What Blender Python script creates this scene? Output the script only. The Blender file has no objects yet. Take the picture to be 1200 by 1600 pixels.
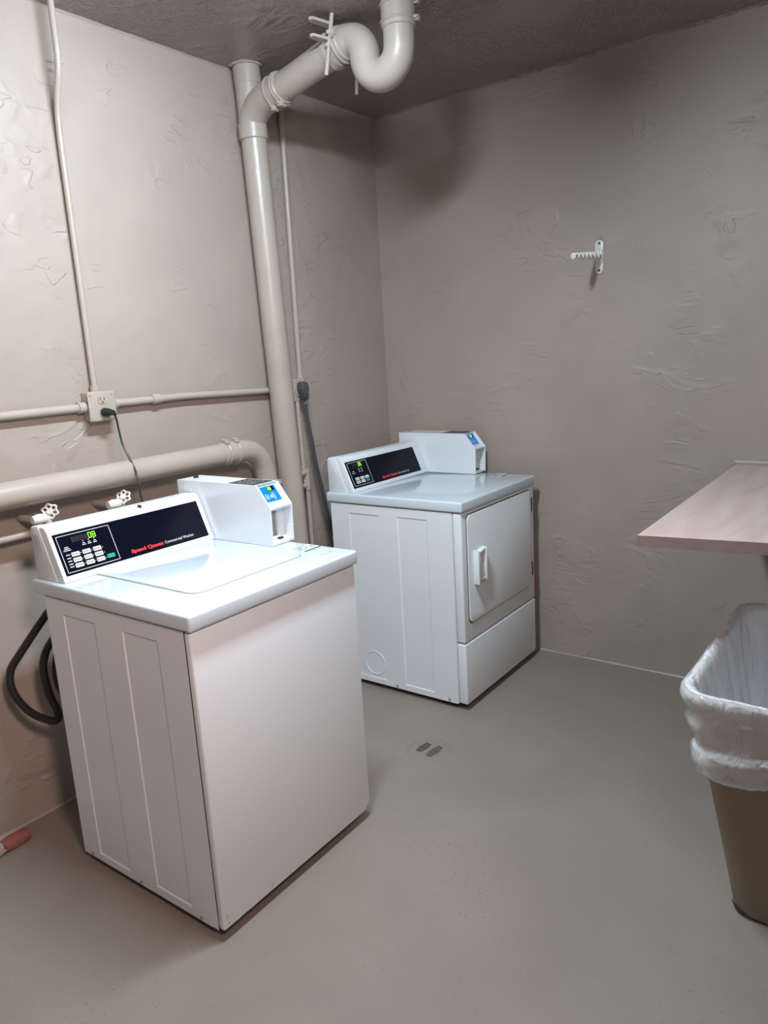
import bpy, bmesh, math, random
from mathutils import Vector, Matrix, noise
random.seed(7)
V = Vector
sc = bpy.context.scene
COL = sc.collection

# ------------------------------------------------------------------ camera
YAW, PITCH, ROLL = math.radians(37.28214), math.radians(11.99002), math.radians(-3.38585)
F_PX = 1154.6
fw = V((-math.sin(YAW)*math.cos(PITCH), math.cos(YAW)*math.cos(PITCH), -math.sin(PITCH)))
r0 = V((math.cos(YAW), math.sin(YAW), 0)); u0 = r0.cross(fw)
rt = math.cos(ROLL)*r0 + math.sin(ROLL)*u0
up = -math.sin(ROLL)*r0 + math.cos(ROLL)*u0
cam_d = bpy.data.cameras.new('camera'); cam = bpy.data.objects.new('camera', cam_d); COL.objects.link(cam)
M = Matrix((rt, up, -fw)).transposed().to_4x4(); M.translation = V((2.40491, -0.67948, 1.50389))
cam.matrix_world = M
cam_d.sensor_fit = 'VERTICAL'; cam_d.sensor_height = 36.0; cam_d.lens = 36.0*F_PX/1600.0
cam_d.clip_start = 0.02
sc.camera = cam

# ------------------------------------------------------------------ world, lights, exposure
w = bpy.data.worlds.new('world'); sc.world = w; w.use_nodes = True
w.node_tree.nodes['Background'].inputs[0].default_value = (1, 0.95, 0.92, 1)
w.node_tree.nodes['Background'].inputs[1].default_value = 0.02
sc.view_settings.view_transform = 'Standard'
try: sc.view_settings.look = 'None'
except Exception: pass
sc.view_settings.gamma = 1.0; sc.view_settings.use_curve_mapping = False
sc.view_settings.exposure = 0.2
TUBE_POWER, TUBE_COL = 218.0, (0.77, 0.91, 1.0)       # cool ceiling fixture over the machines
WARM_POWER, WARM_COL = 13.0, (1.0, 0.74, 0.67)       # added unseen warm fill right of the camera, spread trimmed off the back wall
wl = bpy.data.lights.new('warm_fill_light', 'AREA'); wl.shape = 'DISK'; wl.size = 0.35; wl.spread = math.radians(112)
wl.energy = WARM_POWER; wl.color = WARM_COL
wlo = bpy.data.objects.new('warm_fill_light', wl); COL.objects.link(wlo)
wlo.location = (2.6, -0.35, 2.2)
wlo.rotation_euler = (V((0.0, 0.2, 0.9)) - V(wlo.location)).to_track_quat('-Z', 'Y').to_euler()

YB, HC = 2.5749, 2.6625
XR, YF = 2.95, -1.7

# ------------------------------------------------------------------ helpers
def setp(b, name, val):
    if name in b.inputs: b.inputs[name].default_value = val
def mat(name, col, rough=0.5, metal=0.0, coat=0.0, var=0.0, vscale=6.0, bump=0.0, bscale=60.0, emit=None, es=0.0, trans=0.0, ior=1.5):
    m = bpy.data.materials.new(name); m.use_nodes = True
    nt = m.node_tree; b = nt.nodes['Principled BSDF']
    c = (*col, 1)
    b.inputs['Base Color'].default_value = c
    b.inputs['Roughness'].default_value = rough; b.inputs['Metallic'].default_value = metal
    b.inputs['IOR'].default_value = ior
    setp(b, 'Coat Weight', coat); setp(b, 'Coat Roughness', 0.08)
    setp(b, 'Transmission Weight', trans)
    if emit: b.inputs['Emission Color'].default_value = (*emit, 1); b.inputs['Emission Strength'].default_value = es
    tc = nt.nodes.new('ShaderNodeTexCoord')
    if var > 0:
        n = nt.nodes.new('ShaderNodeTexNoise'); n.inputs['Scale'].default_value = vscale; n.inputs['Detail'].default_value = 5
        nt.links.new(tc.outputs['Object'], n.inputs['Vector'])
        mr = nt.nodes.new('ShaderNodeMapRange'); mr.inputs['From Min'].default_value = .3; mr.inputs['From Max'].default_value = .7
        mr.inputs['To Min'].default_value = 1-var; mr.inputs['To Max'].default_value = 1+var
        nt.links.new(n.outputs['Fac'], mr.inputs['Value'])
        mx = nt.nodes.new('ShaderNodeVectorMath'); mx.operation = 'SCALE'; mx.inputs[0].default_value = col
        nt.links.new(mr.outputs[0], mx.inputs['Scale']); nt.links.new(mx.outputs[0], b.inputs['Base Color'])
    if bump > 0:
        n2 = nt.nodes.new('ShaderNodeTexNoise'); n2.inputs['Scale'].default_value = bscale; n2.inputs['Detail'].default_value = 4
        nt.links.new(tc.outputs['Object'], n2.inputs['Vector'])
        bp = nt.nodes.new('ShaderNodeBump'); bp.inputs['Strength'].default_value = 1.0; bp.inputs['Distance'].default_value = bump
        nt.links.new(n2.outputs['Fac'], bp.inputs['Height']); nt.links.new(bp.outputs[0], b.inputs['Normal'])
    return m

def plaster(name, col, rough, ridge, ridge_scale, stretch, broad, grain, gscale, patch_lo, patch_hi, speck=0.0, dirt=0.06):
    """trowelled plaster under gloss paint: broad undulation, patches of trowel ridges, grain"""
    m = bpy.data.materials.new(name); m.use_nodes = True
    nt = m.node_tree; N = nt.nodes; L = nt.links; b = N['Principled BSDF']
    b.inputs['Roughness'].default_value = rough
    tc = N.new('ShaderNodeTexCoord'); mp = N.new('ShaderNodeMapping'); mp.inputs['Scale'].default_value = stretch
    L.new(tc.outputs['Object'], mp.inputs['Vector'])
    def nz(scale, det, src=None, dist=0.0, rg=.5):
        n = N.new('ShaderNodeTexNoise'); n.inputs['Scale'].default_value = scale; n.inputs['Detail'].default_value = det
        n.inputs['Distortion'].default_value = dist; n.inputs['Roughness'].default_value = rg
        L.new(src or tc.outputs['Object'], n.inputs['Vector']); return n.outputs['Fac']
    def mth(op, a, bb=None, c=None):
        n = N.new('ShaderNodeMath'); n.operation = op
        for i, x in enumerate((a, bb, c)):
            if x is None: continue
            if hasattr(x, 'is_linked'): L.new(x, n.inputs[i])
            else: n.inputs[i].default_value = x
        return n.outputs[0]
    def mrange(x, a, bb, c=0., d=1.):
        n = N.new('ShaderNodeMapRange'); n.interpolation_type = 'SMOOTHSTEP'
        for k, v in (('From Min', a), ('From Max', bb), ('To Min', c), ('To Max', d)): n.inputs[k].default_value = v
        L.new(x, n.inputs['Value']); return n.outputs[0]
    r1 = nz(ridge_scale, 2.5, mp.outputs[0], 1.2)
    # a step-shaped trowel edge plus a thin raised lip
    saw = mth('FRACT', mth('MULTIPLY', r1, 5.0))
    step = mth('MULTIPLY', mrange(saw, 0., .035), mrange(saw, .95, .08, 0., 1.))
    patch = mth('MULTIPLY', mrange(nz(2.3, 3), patch_lo, patch_hi), mrange(nz(8.0, 2), .46, .58))
    rid = mth('MULTIPLY', step, patch)
    h = mth('ADD', mth('MULTIPLY', rid, ridge), mth('MULTIPLY', nz(2.6, 3), broad))
    h = mth('ADD', h, mth('MULTIPLY', nz(gscale, 3), grain))
    if speck > 0:
        sp = mrange(nz(85, 3), .50, .64)
        h = mth('ADD', h, mth('MULTIPLY', mth('MULTIPLY', sp, mrange(nz(1.6, 2), .42, .55)), speck))
    bp = N.new('ShaderNodeBump'); bp.inputs['Distance'].default_value = 1.0; bp.inputs['Strength'].default_value = 1.0
    L.new(h, bp.inputs['Height']); L.new(bp.outputs[0], b.inputs['Normal'])
    dv = mrange(nz(1.7, 6, None, .4, .6), .3, .7, 1-dirt, 1+dirt)
    sc_ = N.new('ShaderNodeVectorMath'); sc_.operation = 'SCALE'; sc_.inputs[0].default_value = col
    L.new(dv, sc_.inputs['Scale']); L.new(sc_.outputs[0], b.inputs['Base Color'])
    return m

def floor_mat():
    m = plaster('painted_concrete', (0.25, 0.216, 0.184), 0.42, 0.0, 3, (1, 1, 1), 0.003, 0.0006, 55, .5, .6, 0, .07)
    nt = m.node_tree; N = nt.nodes; L = nt.links; b = N['Principled BSDF']
    src = b.inputs['Base Color'].links[0].from_socket
    tc = [n for n in N if n.type == 'TEX_COORD'][0]
    n = N.new('ShaderNodeTexNoise'); n.inputs['Scale'].default_value = 110; n.inputs['Detail'].default_value = 4
    L.new(tc.outputs['Object'], n.inputs['Vector'])
    p = N.new('ShaderNodeTexNoise'); p.inputs['Scale'].default_value = 1.6; p.inputs['Detail'].default_value = 4
    L.new(tc.outputs['Object'], p.inputs['Vector'])
    th = N.new('ShaderNodeMath'); th.operation = 'MULTIPLY_ADD'; th.inputs[1].default_value = .25
    L.new(p.outputs['Fac'], th.inputs[0]); L.new(n.outputs['Fac'], th.inputs[2])
    mr = N.new('ShaderNodeMapRange'); mr.inputs['From Min'].default_value = .775; mr.inputs['From Max'].default_value = .85
    L.new(th.outputs[0], mr.inputs['Value'])
    mx = N.new('ShaderNodeMix'); mx.data_type = 'RGBA'; L.new(mr.outputs[0], mx.inputs[0])
    L.new(src, mx.inputs[6]); mx.inputs[7].default_value = (.15, .13, .11, 1)
    L.new(mx.outputs[2], b.inputs['Base Color'])
    return m

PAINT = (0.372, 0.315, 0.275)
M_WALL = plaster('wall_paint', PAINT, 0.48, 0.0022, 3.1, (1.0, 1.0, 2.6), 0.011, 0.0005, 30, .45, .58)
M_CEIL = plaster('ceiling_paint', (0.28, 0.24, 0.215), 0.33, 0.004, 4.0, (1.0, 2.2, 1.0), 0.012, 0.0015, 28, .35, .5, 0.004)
M_FLOOR = floor_mat()
M_PIPE = mat('pipe_paint', (0.40, 0.35, 0.305), 0.33, var=.04, vscale=9, bump=.0008, bscale=70)
M_WHITE = mat('white_enamel', (0.76, 0.80, 0.84), 0.22, coat=.35)
M_TOP = mat('glossy_toplit_enamel', (0.60, 0.69, 0.76), 0.12, coat=.35)  # gloss white enamel, cool overhead light toned into its darker, bluer colour
M_PLAST = mat('white_plastic', (0.73, 0.78, 0.83), 0.3)
M_DARKGAP = mat('dark_gap', (0.02, 0.02, 0.02), 0.8)
M_BLACK = mat('black_panel', (0.002, 0.003, 0.009), 0.3)
M_BLACK.node_tree.nodes['Principled BSDF'].inputs['Specular IOR Level'].default_value = .12
M_KEY = mat('white_key', (0.78, 0.8, 0.8), 0.4)
M_GREEN = mat('green_key', (0.02, 0.32, 0.2), 0.4)
M_TEAL = mat('teal_key', (0.02, 0.25, 0.26), 0.4)
M_LED = mat('green_led', (0.1, 0.6, 0.02), 0.5, emit=(0.25, 1.0, 0.03), es=1.6)
M_LEDOFF = mat('unlit_led', (0.045, 0.03, 0.03), 0.5)
M_RED = mat('red_print', (0.75, 0.03, 0.03), 0.5)
M_PRINT = mat('white_print', (0.6, 0.6, 0.62), 0.5)
M_FADED = mat('faded_red_print', (.55, .25, .25), .5)
M_INK = mat('dark_print', (0.02, 0.025, 0.03), 0.5)
M_PALE = mat('pale_print', (0.5, 0.55, 0.6), 0.5)
M_BLUE = mat('blue_screen', (0.0, 0.16, 0.62), 0.35, emit=(0.0, 0.2, 0.8), es=0.25)
M_GREY = mat('grey_plastic', (0.3, 0.3, 0.3), 0.45)
M_HINGE = mat('dark_hinge', (.07, .07, .075), .4, metal=.6)
M_STICK = mat('clear_label', (0.75, 0.8, 0.82), 0.3)
M_CORD = mat('black_cord', (0.012, 0.018, 0.016), 0.4)
M_GCORD = mat('grey_cord', (0.07, 0.07, 0.082), 0.4)
M_HOSE = mat('black_rubber', (0.018, 0.014, 0.016), 0.35, bump=.001, bscale=200)
M_STEEL = mat('steel', (0.55, 0.55, 0.56), 0.35, metal=1)
M_GALV = mat('white_metal', (0.72, 0.71, 0.68), 0.35)
M_BIN = mat('beige_plastic', (0.22, 0.155, 0.105), 0.42, var=.03)
M_BRICK = mat('broken_brick', (0.26, 0.095, 0.075), 0.9, bump=.003, bscale=60)
M_CHIP = mat('painted_chip', (0.42, 0.36, 0.32), 0.7, bump=.003, bscale=60)

def laminate():
    m = mat('pink_laminate', (0.5, 0.4, 0.37), 0.42)
    nt = m.node_tree; N = nt.nodes; L = nt.links; b = N['Principled BSDF']
    tc = N.new('ShaderNodeTexCoord'); mp = N.new('ShaderNodeMapping'); mp.inputs['Scale'].default_value = (9, 1.3, 9)
    mp.inputs['Rotation'].default_value = (0, 0, math.radians(12))
    n = N.new('ShaderNodeTexNoise'); n.inputs['Scale'].default_value = 2.0; n.inputs['Detail'].default_value = 6; n.inputs['Distortion'].default_value = .5
    cr = N.new('ShaderNodeValToRGB'); cr.color_ramp.elements[0].color = (0.46, 0.335, 0.31, 1); cr.color_ramp.elements[1].color = (0.58, 0.455, 0.43, 1)
    cr.color_ramp.elements[0].position = .3; cr.color_ramp.elements[1].position = .7
    L.new(tc.outputs['Object'], mp.inputs[0]); L.new(mp.outputs[0], n.inputs['Vector']); L.new(n.outputs['Fac'], cr.inputs[0]); L.new(cr.outputs[0], b.inputs['Base Color'])
    return m
M_LAM = laminate()
M_LAMEDGE = mat('laminate_edge', (0.25, 0.175, 0.16), 0.5, var=.12, vscale=30)

def film(name, clear, rough=.16, tl_=.3, bd=.020):
    m = bpy.data.materials.new(name); m.use_nodes = True
    nt = m.node_tree; N = nt.nodes; L = nt.links; b = N['Principled BSDF']
    b.inputs['Base Color'].default_value = (0.93, 0.94, 0.97, 1); b.inputs['Roughness'].default_value = rough
    setp(b, 'Coat Weight', 1.0); setp(b, 'Coat Roughness', .08)
    tr = N.new('ShaderNodeBsdfTransparent'); tl = N.new('ShaderNodeBsdfTranslucent'); tl.inputs[0].default_value = (.93, .94, .97, 1)
    m1 = N.new('ShaderNodeMixShader'); m1.inputs[0].default_value = tl_; L.new(b.outputs[0], m1.inputs[1]); L.new(tl.outputs[0], m1.inputs[2])
    m2 = N.new('ShaderNodeMixShader'); m2.inputs[0].default_value = clear; L.new(m1.outputs[0], m2.inputs[1]); L.new(tr.outputs[0], m2.inputs[2])
    L.new(m2.outputs[0], N['Material Output'].inputs['Surface'])
    tc = N.new('ShaderNodeTexCoord'); mp = N.new('ShaderNodeMapping'); mp.inputs['Scale'].default_value = (1, 1, .35)
    n = N.new('ShaderNodeTexNoise'); n.inputs['Scale'].default_value = 17; n.inputs['Detail'].default_value = 5; n.inputs['Distortion'].default_value = 2.2
    bp = N.new('ShaderNodeBump'); bp.inputs['Distance'].default_value = bd; bp.inputs['Strength'].default_value = 1
    L.new(tc.outputs['Object'], mp.inputs[0]); L.new(mp.outputs[0], n.inputs['Vector']); L.new(n.outputs['Fac'], bp.inputs['Height']); L.new(bp.outputs[0], b.inputs['Normal'])
    return m
M_FILM = film('bag_film', .0, .16, .08, .011); M_FILM2 = film('bag_film_cuff', .34)

def obj(name, bm, m, parent=None, smooth=30, doubles=False):
    if doubles: bmesh.ops.remove_doubles(bm, verts=bm.verts, dist=1e-5)
    bmesh.ops.recalc_face_normals(bm, faces=bm.faces)
    me = bpy.data.meshes.new(name); bm.to_mesh(me); bm.free()
    me.materials.append(m)
    if smooth:
        for p in me.polygons: p.use_smooth = True
        me.set_sharp_from_angle(angle=math.radians(smooth))
    o = bpy.data.objects.new(name, me); COL.objects.link(o)
    if parent: o.parent = parent
    return o
def tag(o, label, cat=None, group=None):
    o['label'] = label
    if cat: o['category'] = cat
    if group: o['group'] = group
    return o
def thing(name, label, cat, loc=(0, 0, 0), rz=0.0, group=None):
    o = bpy.data.objects.new(name, None); COL.objects.link(o); o.location = loc; o.rotation_euler = (0, 0, rz)
    o.empty_display_size = .1
    return tag(o, label, cat, group)
def stuff(o): o['kind'] = 'stuff'; return o
def struct(o): o['kind'] = 'structure'; return o
def off(o, P):
    """shift a mesh authored in world coordinates under an un-rotated Empty at P"""
    for v in o.data.vertices: v.co -= V(P)
    return o

def box(bm, lo, hi, bev=0.0, seg=2):
    g = bmesh.ops.create_cube(bm, size=1.0)
    vs = g['verts']; lo, hi = V(lo), V(hi)
    for v in vs: v.co = V([lo[i] + (v.co[i]+.5)*(hi[i]-lo[i]) for i in range(3)])
    if bev > 0:
        es = list({e for v in vs for e in v.link_edges})
        bmesh.ops.bevel(bm, geom=es, offset=bev, segments=seg, affect='EDGES', profile=.5)
    return bm
def B(lo, hi, bev=0.0, seg=2): return box(bmesh.new(), lo, hi, bev, seg)

def prism(bm, poly, axis, a0, a1, bev=0.0, seg=2):
    """poly of 2-D points, extruded along axis between a0 and a1. axis 'y': poly is (x,z); 'z': (x,y); 'x': (y,z)"""
    def P(p, a):
        return {'y': (p[0], a, p[1]), 'z': (p[0], p[1], a), 'x': (a, p[0], p[1])}[axis]
    A = [bm.verts.new(P(p, a0)) for p in poly]; Bv = [bm.verts.new(P(p, a1)) for p in poly]
    fs = [bm.faces.new(A), bm.faces.new(Bv[::-1])]
    n = len(poly)
    for i in range(n): fs.append(bm.faces.new((A[i], Bv[i], Bv[(i+1) % n], A[(i+1) % n])))
    bmesh.ops.recalc_face_normals(bm, faces=fs)
    if bev > 0:
        es = list({e for f in fs for e in f.edges})
        bmesh.ops.bevel(bm, geom=es, offset=bev, segments=seg, affect='EDGES', profile=.5)
    return bm

def tube(bm, pts, r, n=16, cap=True, radii=None):
    pts = [V(p) for p in pts]; k = len(pts)
    T = []
    for i in range(k):
        a = pts[max(i-1, 0)]; c = pts[min(i+1, k-1)]; T.append((c-a).normalized())
    ref = V((0, 0, 1)) if abs(T[0].z) < .9 else V((1, 0, 0))
    nrm = T[0].cross(ref).normalized(); rings = []
    for i in range(k):
        nrm = (nrm - T[i]*nrm.dot(T[i])).normalized(); bi = T[i].cross(nrm)
        R = radii[i] if radii else r
        rings.append([bm.verts.new(pts[i] + (nrm*math.cos(2*math.pi*j/n) + bi*math.sin(2*math.pi*j/n))*R) for j in range(n)])
    for i in range(k-1):
        for j in range(n): bm.faces.new((rings[i][j], rings[i][(j+1) % n], rings[i+1][(j+1) % n], rings[i+1][j]))
    if cap: bm.faces.new(rings[0][::-1]); bm.faces.new(rings[-1])
    return bm
def TB(pts, r, n=16, radii=None): return tube(bmesh.new(), pts, r, n, True, radii)
def rounded(pts, rad, seg=8):
    """polyline with its corners rounded by quadratic arcs"""
    pts = [V(p) for p in pts]; out = [pts[0]]
    for i in range(1, len(pts)-1):
        a, b_, c = pts[i-1], pts[i], pts[i+1]
        R = rad[i-1] if isinstance(rad, (list, tuple)) else rad
        R = min(R, (b_-a).length*.49, (c-b_).length*.49)
        p = b_ + (a-b_).normalized()*R; q = b_ + (c-b_).normalized()*R
        for s in range(seg+1):
            t = s/seg; out.append((1-t)**2*p + 2*t*(1-t)*b_ + t*t*q)
    out.append(pts[-1]); return out
def spline(pts, sub=8):
    pts = [V(p) for p in pts]; P = [pts[0]] + pts + [pts[-1]]; out = []
    for i in range(1, len(P)-2):
        a, b_, c, d = P[i-1], P[i], P[i+1], P[i+2]
        for s in range(sub):
            t = s/sub
            out.append(.5*((2*b_) + (c-a)*t + (2*a-5*b_+4*c-d)*t*t + (3*b_-a-3*c+d)*t**3))
    out.append(pts[-1]); return out
def cyl(bm, c, axis, r, h, n=20, r2=None):
    c = V(c); a = V(axis).normalized(); return tube(bm, [c, c+a*h], r, n, True, [r, r2 if r2 is not None else r])
def CY(c, axis, r, h, n=20, r2=None): return cyl(bmesh.new(), c, axis, r, h, n, r2)
def ring(bm, c, axis, R, r, n=24, m=8):
    c = V(c); a = V(axis).normalized(); x = a.orthogonal().normalized(); y = a.cross(x)
    vs = []
    for i in range(n):
        d = x*math.cos(2*math.pi*i/n) + y*math.sin(2*math.pi*i/n)
        vs.append([bm.verts.new(c + d*(R + r*math.cos(2*math.pi*j/m)) + a*(r*math.sin(2*math.pi*j/m))) for j in range(m)])
    for i in range(n):
        for j in range(m): bm.faces.new((vs[i][j], vs[(i+1) % n][j], vs[(i+1) % n][(j+1) % m], vs[i][(j+1) % m]))
    return bm
def rrect(x0, y0, x1, y1, r, seg=6):
    out = []
    for cx, cy, a0 in ((x1-r, y1-r, 0), (x0+r, y1-r, 90), (x0+r, y0+r, 180), (x1-r, y0+r, 270)):
        for s in range(seg+1):
            a = math.radians(a0 + 90*s/seg); out.append((cx + r*math.cos(a), cy + r*math.sin(a)))
    return out
def text_bm(s, O, U, W_, size, width=None, bold=0.0, depth=.0006, shear=0.0):
    cu = bpy.data.curves.new('lettering', 'FONT'); cu.body = s; cu.size = size; cu.offset = bold; cu.extrude = 0; cu.resolution_u = 3; cu.shear = shear
    to = bpy.data.objects.new('lettering', cu); COL.objects.link(to)
    dg = bpy.context.evaluated_depsgraph_get(); me = bpy.data.meshes.new_from_object(to.evaluated_get(dg))
    bm = bmesh.new(); bm.from_mesh(me); bpy.data.objects.remove(to); bpy.data.meshes.remove(me)
    xs = [v.co.x for v in bm.verts]; x0, x1 = min(xs), max(xs); k = (width/(x1-x0)) if width else 1
    O, U, W_ = V(O), V(U).normalized(), V(W_).normalized()
    for v in bm.verts: v.co = O + U*((v.co.x-x0)*k) + W_*v.co.y
    return bm

# ------------------------------------------------------------------ room
def wall(name, lo, hi, m): return struct(obj(name, B(lo, hi), m, None, 0))
T = .12
struct(obj('floor', B((-T, YF-T, -T), (XR+T, YB+T, 0)), M_FLOOR, None, 0))
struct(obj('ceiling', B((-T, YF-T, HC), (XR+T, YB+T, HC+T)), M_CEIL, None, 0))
wall('wall_left', (-T, YF-T, 0), (0, YB+T, HC), M_WALL)
wall('wall_back', (0, YB, 0), (XR+T, YB+T, HC), M_WALL)
wall('wall_right', (XR, YF-T, 0), (XR+T, YB, HC), M_WALL)
wall('wall_front', (0, YF-T, 0), (XR, YF, HC), M_WALL)
def bead(name, p0, p1, nrm, r0, m, seed, n=160):
    """uneven paint and plaster bead along an inner corner"""
    p0, p1, nrm = V(p0), V(p1), V(nrm).normalized(); bm = bmesh.new(); d = (p1-p0); L = d.length; d.normalize()
    rows = []
    for i in range(n+1):
        p = p0 + d*(L*i/n); q = noise.noise(p*9 + V((seed, 0, 0)))*.6 + noise.noise(p*34 + V((0, seed, 0)))*.4
        r = max(.001, r0*(1+1.0*q)); o = V((0, 0, 1)) if p0.z < 1 else V((0, 0, -1))
        rows.append([bm.verts.new(p + nrm*r), bm.verts.new(p + nrm*r*.45 + o*r*.5), bm.verts.new(p + o*r*1.1), bm.verts.new(p)])
    for i in range(n):
        for j in range(3): bm.faces.new((rows[i][j], rows[i][j+1], rows[i+1][j+1], rows[i+1][j]))
    return struct(obj(name, bm, m, None, 60))
bead('trim_1', (0, YB, 0), (XR, YB, 0), (0, -1, 0), .0045, M_WALL, 3)
bead('trim_2', (0, YF, 0), (0, YB, 0), (1, 0, 0), .006, M_WALL, 11)
bead('trim_3', (0, YF, HC), (0, YB, HC), (1, 0, 0), .007, M_WALL, 23, 400)
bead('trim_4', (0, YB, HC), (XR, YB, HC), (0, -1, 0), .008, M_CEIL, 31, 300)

# ceiling fixture over the aisle: a wrap-around tube light running front to back
LX, LY0, LY1 = 1.24, 0.36, 1.00
fx = thing('ceiling_light', 'white wrap-around tube light fixed to the ceiling above the aisle', 'light', (LX, (LY0+LY1)/2, HC))
HL = (LY1-LY0)/2
obj('housing', B((-.07, -HL-.02, -.045), (.07, HL+.02, 0), .004), M_WHITE, fx)
M_LENS = mat('lit_diffuser', (0.9, 0.9, 0.9), 0.5, emit=TUBE_COL, es=TUBE_POWER)
lens = [(.06*math.cos(a), -.045 - .05*math.sin(a)) for a in [math.pi*i/10 for i in range(11)]]
obj('diffuser', prism(bmesh.new(), lens, 'y', -HL, HL), M_LENS, fx)
for s in (-1, 1):
    ec = [(.066*math.cos(a), -.045 - .056*math.sin(a)) for a in [math.pi*i/10 for i in range(11)]]
    obj('end_cap', prism(bmesh.new(), ec, 'y', s*HL - .004, s*HL + .012), M_WHITE, fx)

# ------------------------------------------------------------------ laundry machines
def plate_with_recess(bm, A0, A1, Z0, Z1, y, rects, depth, bev):
    """flat side sheet in the plane y=const facing -y with pressed-in rectangles"""
    xs = sorted({A0, A1, *[r[0] for r in rects], *[r[2] for r in rects]})
    zs = sorted({Z0, Z1, *[r[1] for r in rects], *[r[3] for r in rects]})
    vg = {(i, j): bm.verts.new((x, y, z)) for i, x in enumerate(xs) for j, z in enumerate(zs)}
    rec = {k: [] for k in range(len(rects))}
    for i in range(len(xs)-1):
        for j in range(len(zs)-1):
            f = bm.faces.new((vg[i, j], vg[i+1, j], vg[i+1, j+1], vg[i, j+1]))
            cx, cz = (xs[i]+xs[i+1])/2, (zs[j]+zs[j+1])/2
            for k, r in enumerate(rects):
                if r[0] < cx < r[2] and r[1] < cz < r[3]: rec[k].append(f)
    for k, fs in rec.items():
        bmesh.ops.inset_region(bm, faces=fs, thickness=bev, depth=0, use_even_offset=True)
        for v in {v for f in fs for v in f.verts}: v.co.y += depth
    return bm

SEG = {'0': 'abcdef', '8': 'abcdefg', '3': 'abcdg', '5': 'afgcd'}
def machine(name, label, x, y, rz, W, D, H, spec):
    root = thing(name, label, 'washer' if spec == 'w' else 'dryer', (x, y, 0), rz)
    isW = spec == 'w'
    a0 = .045 if isW else .02            # back of the body, set in from the worktop
    zb = .028; zt = H-.047
    # --- body
    bm = B((a0, .008, zb), (D-.05, W-.006, zt), 0)
    obj('cabinet', bm, M_WHITE, root, 0)
    rects = [(.129, .048, .284, .829), (.408, .050, .559, .829)] if isW else [(.121, .049, .279, .822), (.382, .050, .533, .824)]
    bm = plate_with_recess(bmesh.new(), a0-.004, (D-.035) if isW else .655, zb-.002, zt, .0035, rects, .0032, .004)
    # folded edges of the sheet
    bm2 = bm
    box(bm2, (a0-.004, .0036, zb-.002), (a0+.004, .03, zt)); box(bm2, (a0-.004, .0036, zb-.004), (D-.06, .008, zb+.002))
    sp = obj('side_panel', bm2, M_WHITE, root, 25)
    for zz, aa in ((.036, .09), (.036, .335), (.036, .60 if isW else .61)):
        obj('screw', CY((aa, .0036, zz), (0, -1, 0), .0055, .003, 12), M_STEEL, sp)
    if not isW:
        bm = ring(bmesh.new(), (.215, .0062, .122), (0, 1, 0), .056, .0022, 40, 6); obj('vent_knockout', bm, M_WHITE, sp)
    # --- front
    if isW:
        poly = [(.003, zb+.004), (W-.028, zb+.004), (W-.003, zb+.03), (W-.003, zt), (.003, zt)]
        bm = prism(bmesh.new(), poly, 'x', D-.035, D-.012, .006, 3); obj('front_panel', bm, M_WHITE, root)
    else:
        obj('upper_front_panel', B((.658, .003, .306), (D-.008, W-.003, zt), .007, 3), M_WHITE, root)
        obj('lower_front_panel', B((.658, .003, .030), (D-.006, W-.003, .301), .007, 3), M_WHITE, root)
        # door
        gp = prism(bmesh.new(), rrect(.0395, .3785, .6445, .8505, .029), 'x', D-.0095, D-.0066)
        gap = obj('door_gap', gp, M_DARKGAP, root, 20)  # dark sheet painted as the shaded gap round the door
        dr = obj('door', prism(bmesh.new(), rrect(.0435, .3835, .6405, .8465, .026), 'x', D-.010, D-.0010, .002, 2), M_WHITE, root)
        h = bmesh.new(); b0, b1, z0, z1 = .082, .168, .548, .690; X = D-.001
        prism(h, [(b0, z0-.004), (b0+.020, z0+.010), (b0+.020, z1-.010), (b0, z1+.004)], 'x', X-.002, X+.026, .003)
        prism(h, [(b0+.014, z0+.010), (b1, z0-.002), (b1, z0+.010), (b0+.014, z0+.022)], 'x', X-.002, X+.018, .002)
        prism(h, [(b0+.014, z1-.022), (b1, z1-.010), (b1, z1+.002), (b0+.014, z1-.010)], 'x', X-.002, X+.018, .002)
        prism(h, [(b1-.013, z0), (b1, z0), (b1, z1), (b1-.013, z1)], 'x', X-.002, X+.022, .003)
        box(h, (X-.002, b0+.02, z0+.015), (X+.002, b1-.01, z1-.015))
        obj('handle', h, M_PLAST, dr)
        for zz in (.462, .775):
            hb = B((D-.009, .6425, zz-.032), (D-.002, .653, zz+.032), .001)
            cyl(hb, (D-.004, .6475, zz-.034), (0, 0, 1), .0045, .068, 10); obj('hinge', hb, M_HINGE, dr)
    # --- base: feet, and a black block painted as the shadow gap beneath
    for aa in (.09, D-.09):
        for bb in (.06, W-.06):
            obj('foot', CY((aa, bb, 0), (0, 0, 1), .024, .012, 16, .02) if False else tube(bmesh.new(), [(aa, bb, 0), (aa, bb, .012), (aa, bb, .013), (aa, bb, .03)], .01, 14, True, [.024, .024, .01, .01]), M_DARKGAP, root)
    obj('base_shadow_gap', B((a0+.01, .02, .018), (D-.045, W-.02, zb+.004)), M_DARKGAP, root)
    # --- worktop
    wt = obj('worktop', B((-.002, -.004, H-.044), (D, W+.002, H), .008, 4), M_TOP, root)
    if isW:
        # lid with rounded front corners, closed; thin groove round it
        gp = prism(bmesh.new(), rrect(.10, .112, .589, .548, .04, 10), 'z', H-.002, H+.0006); obj('lid_seam', gp, M_GREY, wt, 20)
        lid = obj('lid', prism(bmesh.new(), rrect(.10, .116, .584, .544, .038, 10), 'z', H-.004, H+.0046, .002, 3), M_TOP, root)
        notch = prism(bmesh.new(), [(.594, .285), (.594, .395), (.604, .402), (.608, .39), (.608, .290), (.604, .278)], 'z', H-.001, H+.0015, .0006); obj('finger_grip', notch, M_TOP, wt)
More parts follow.
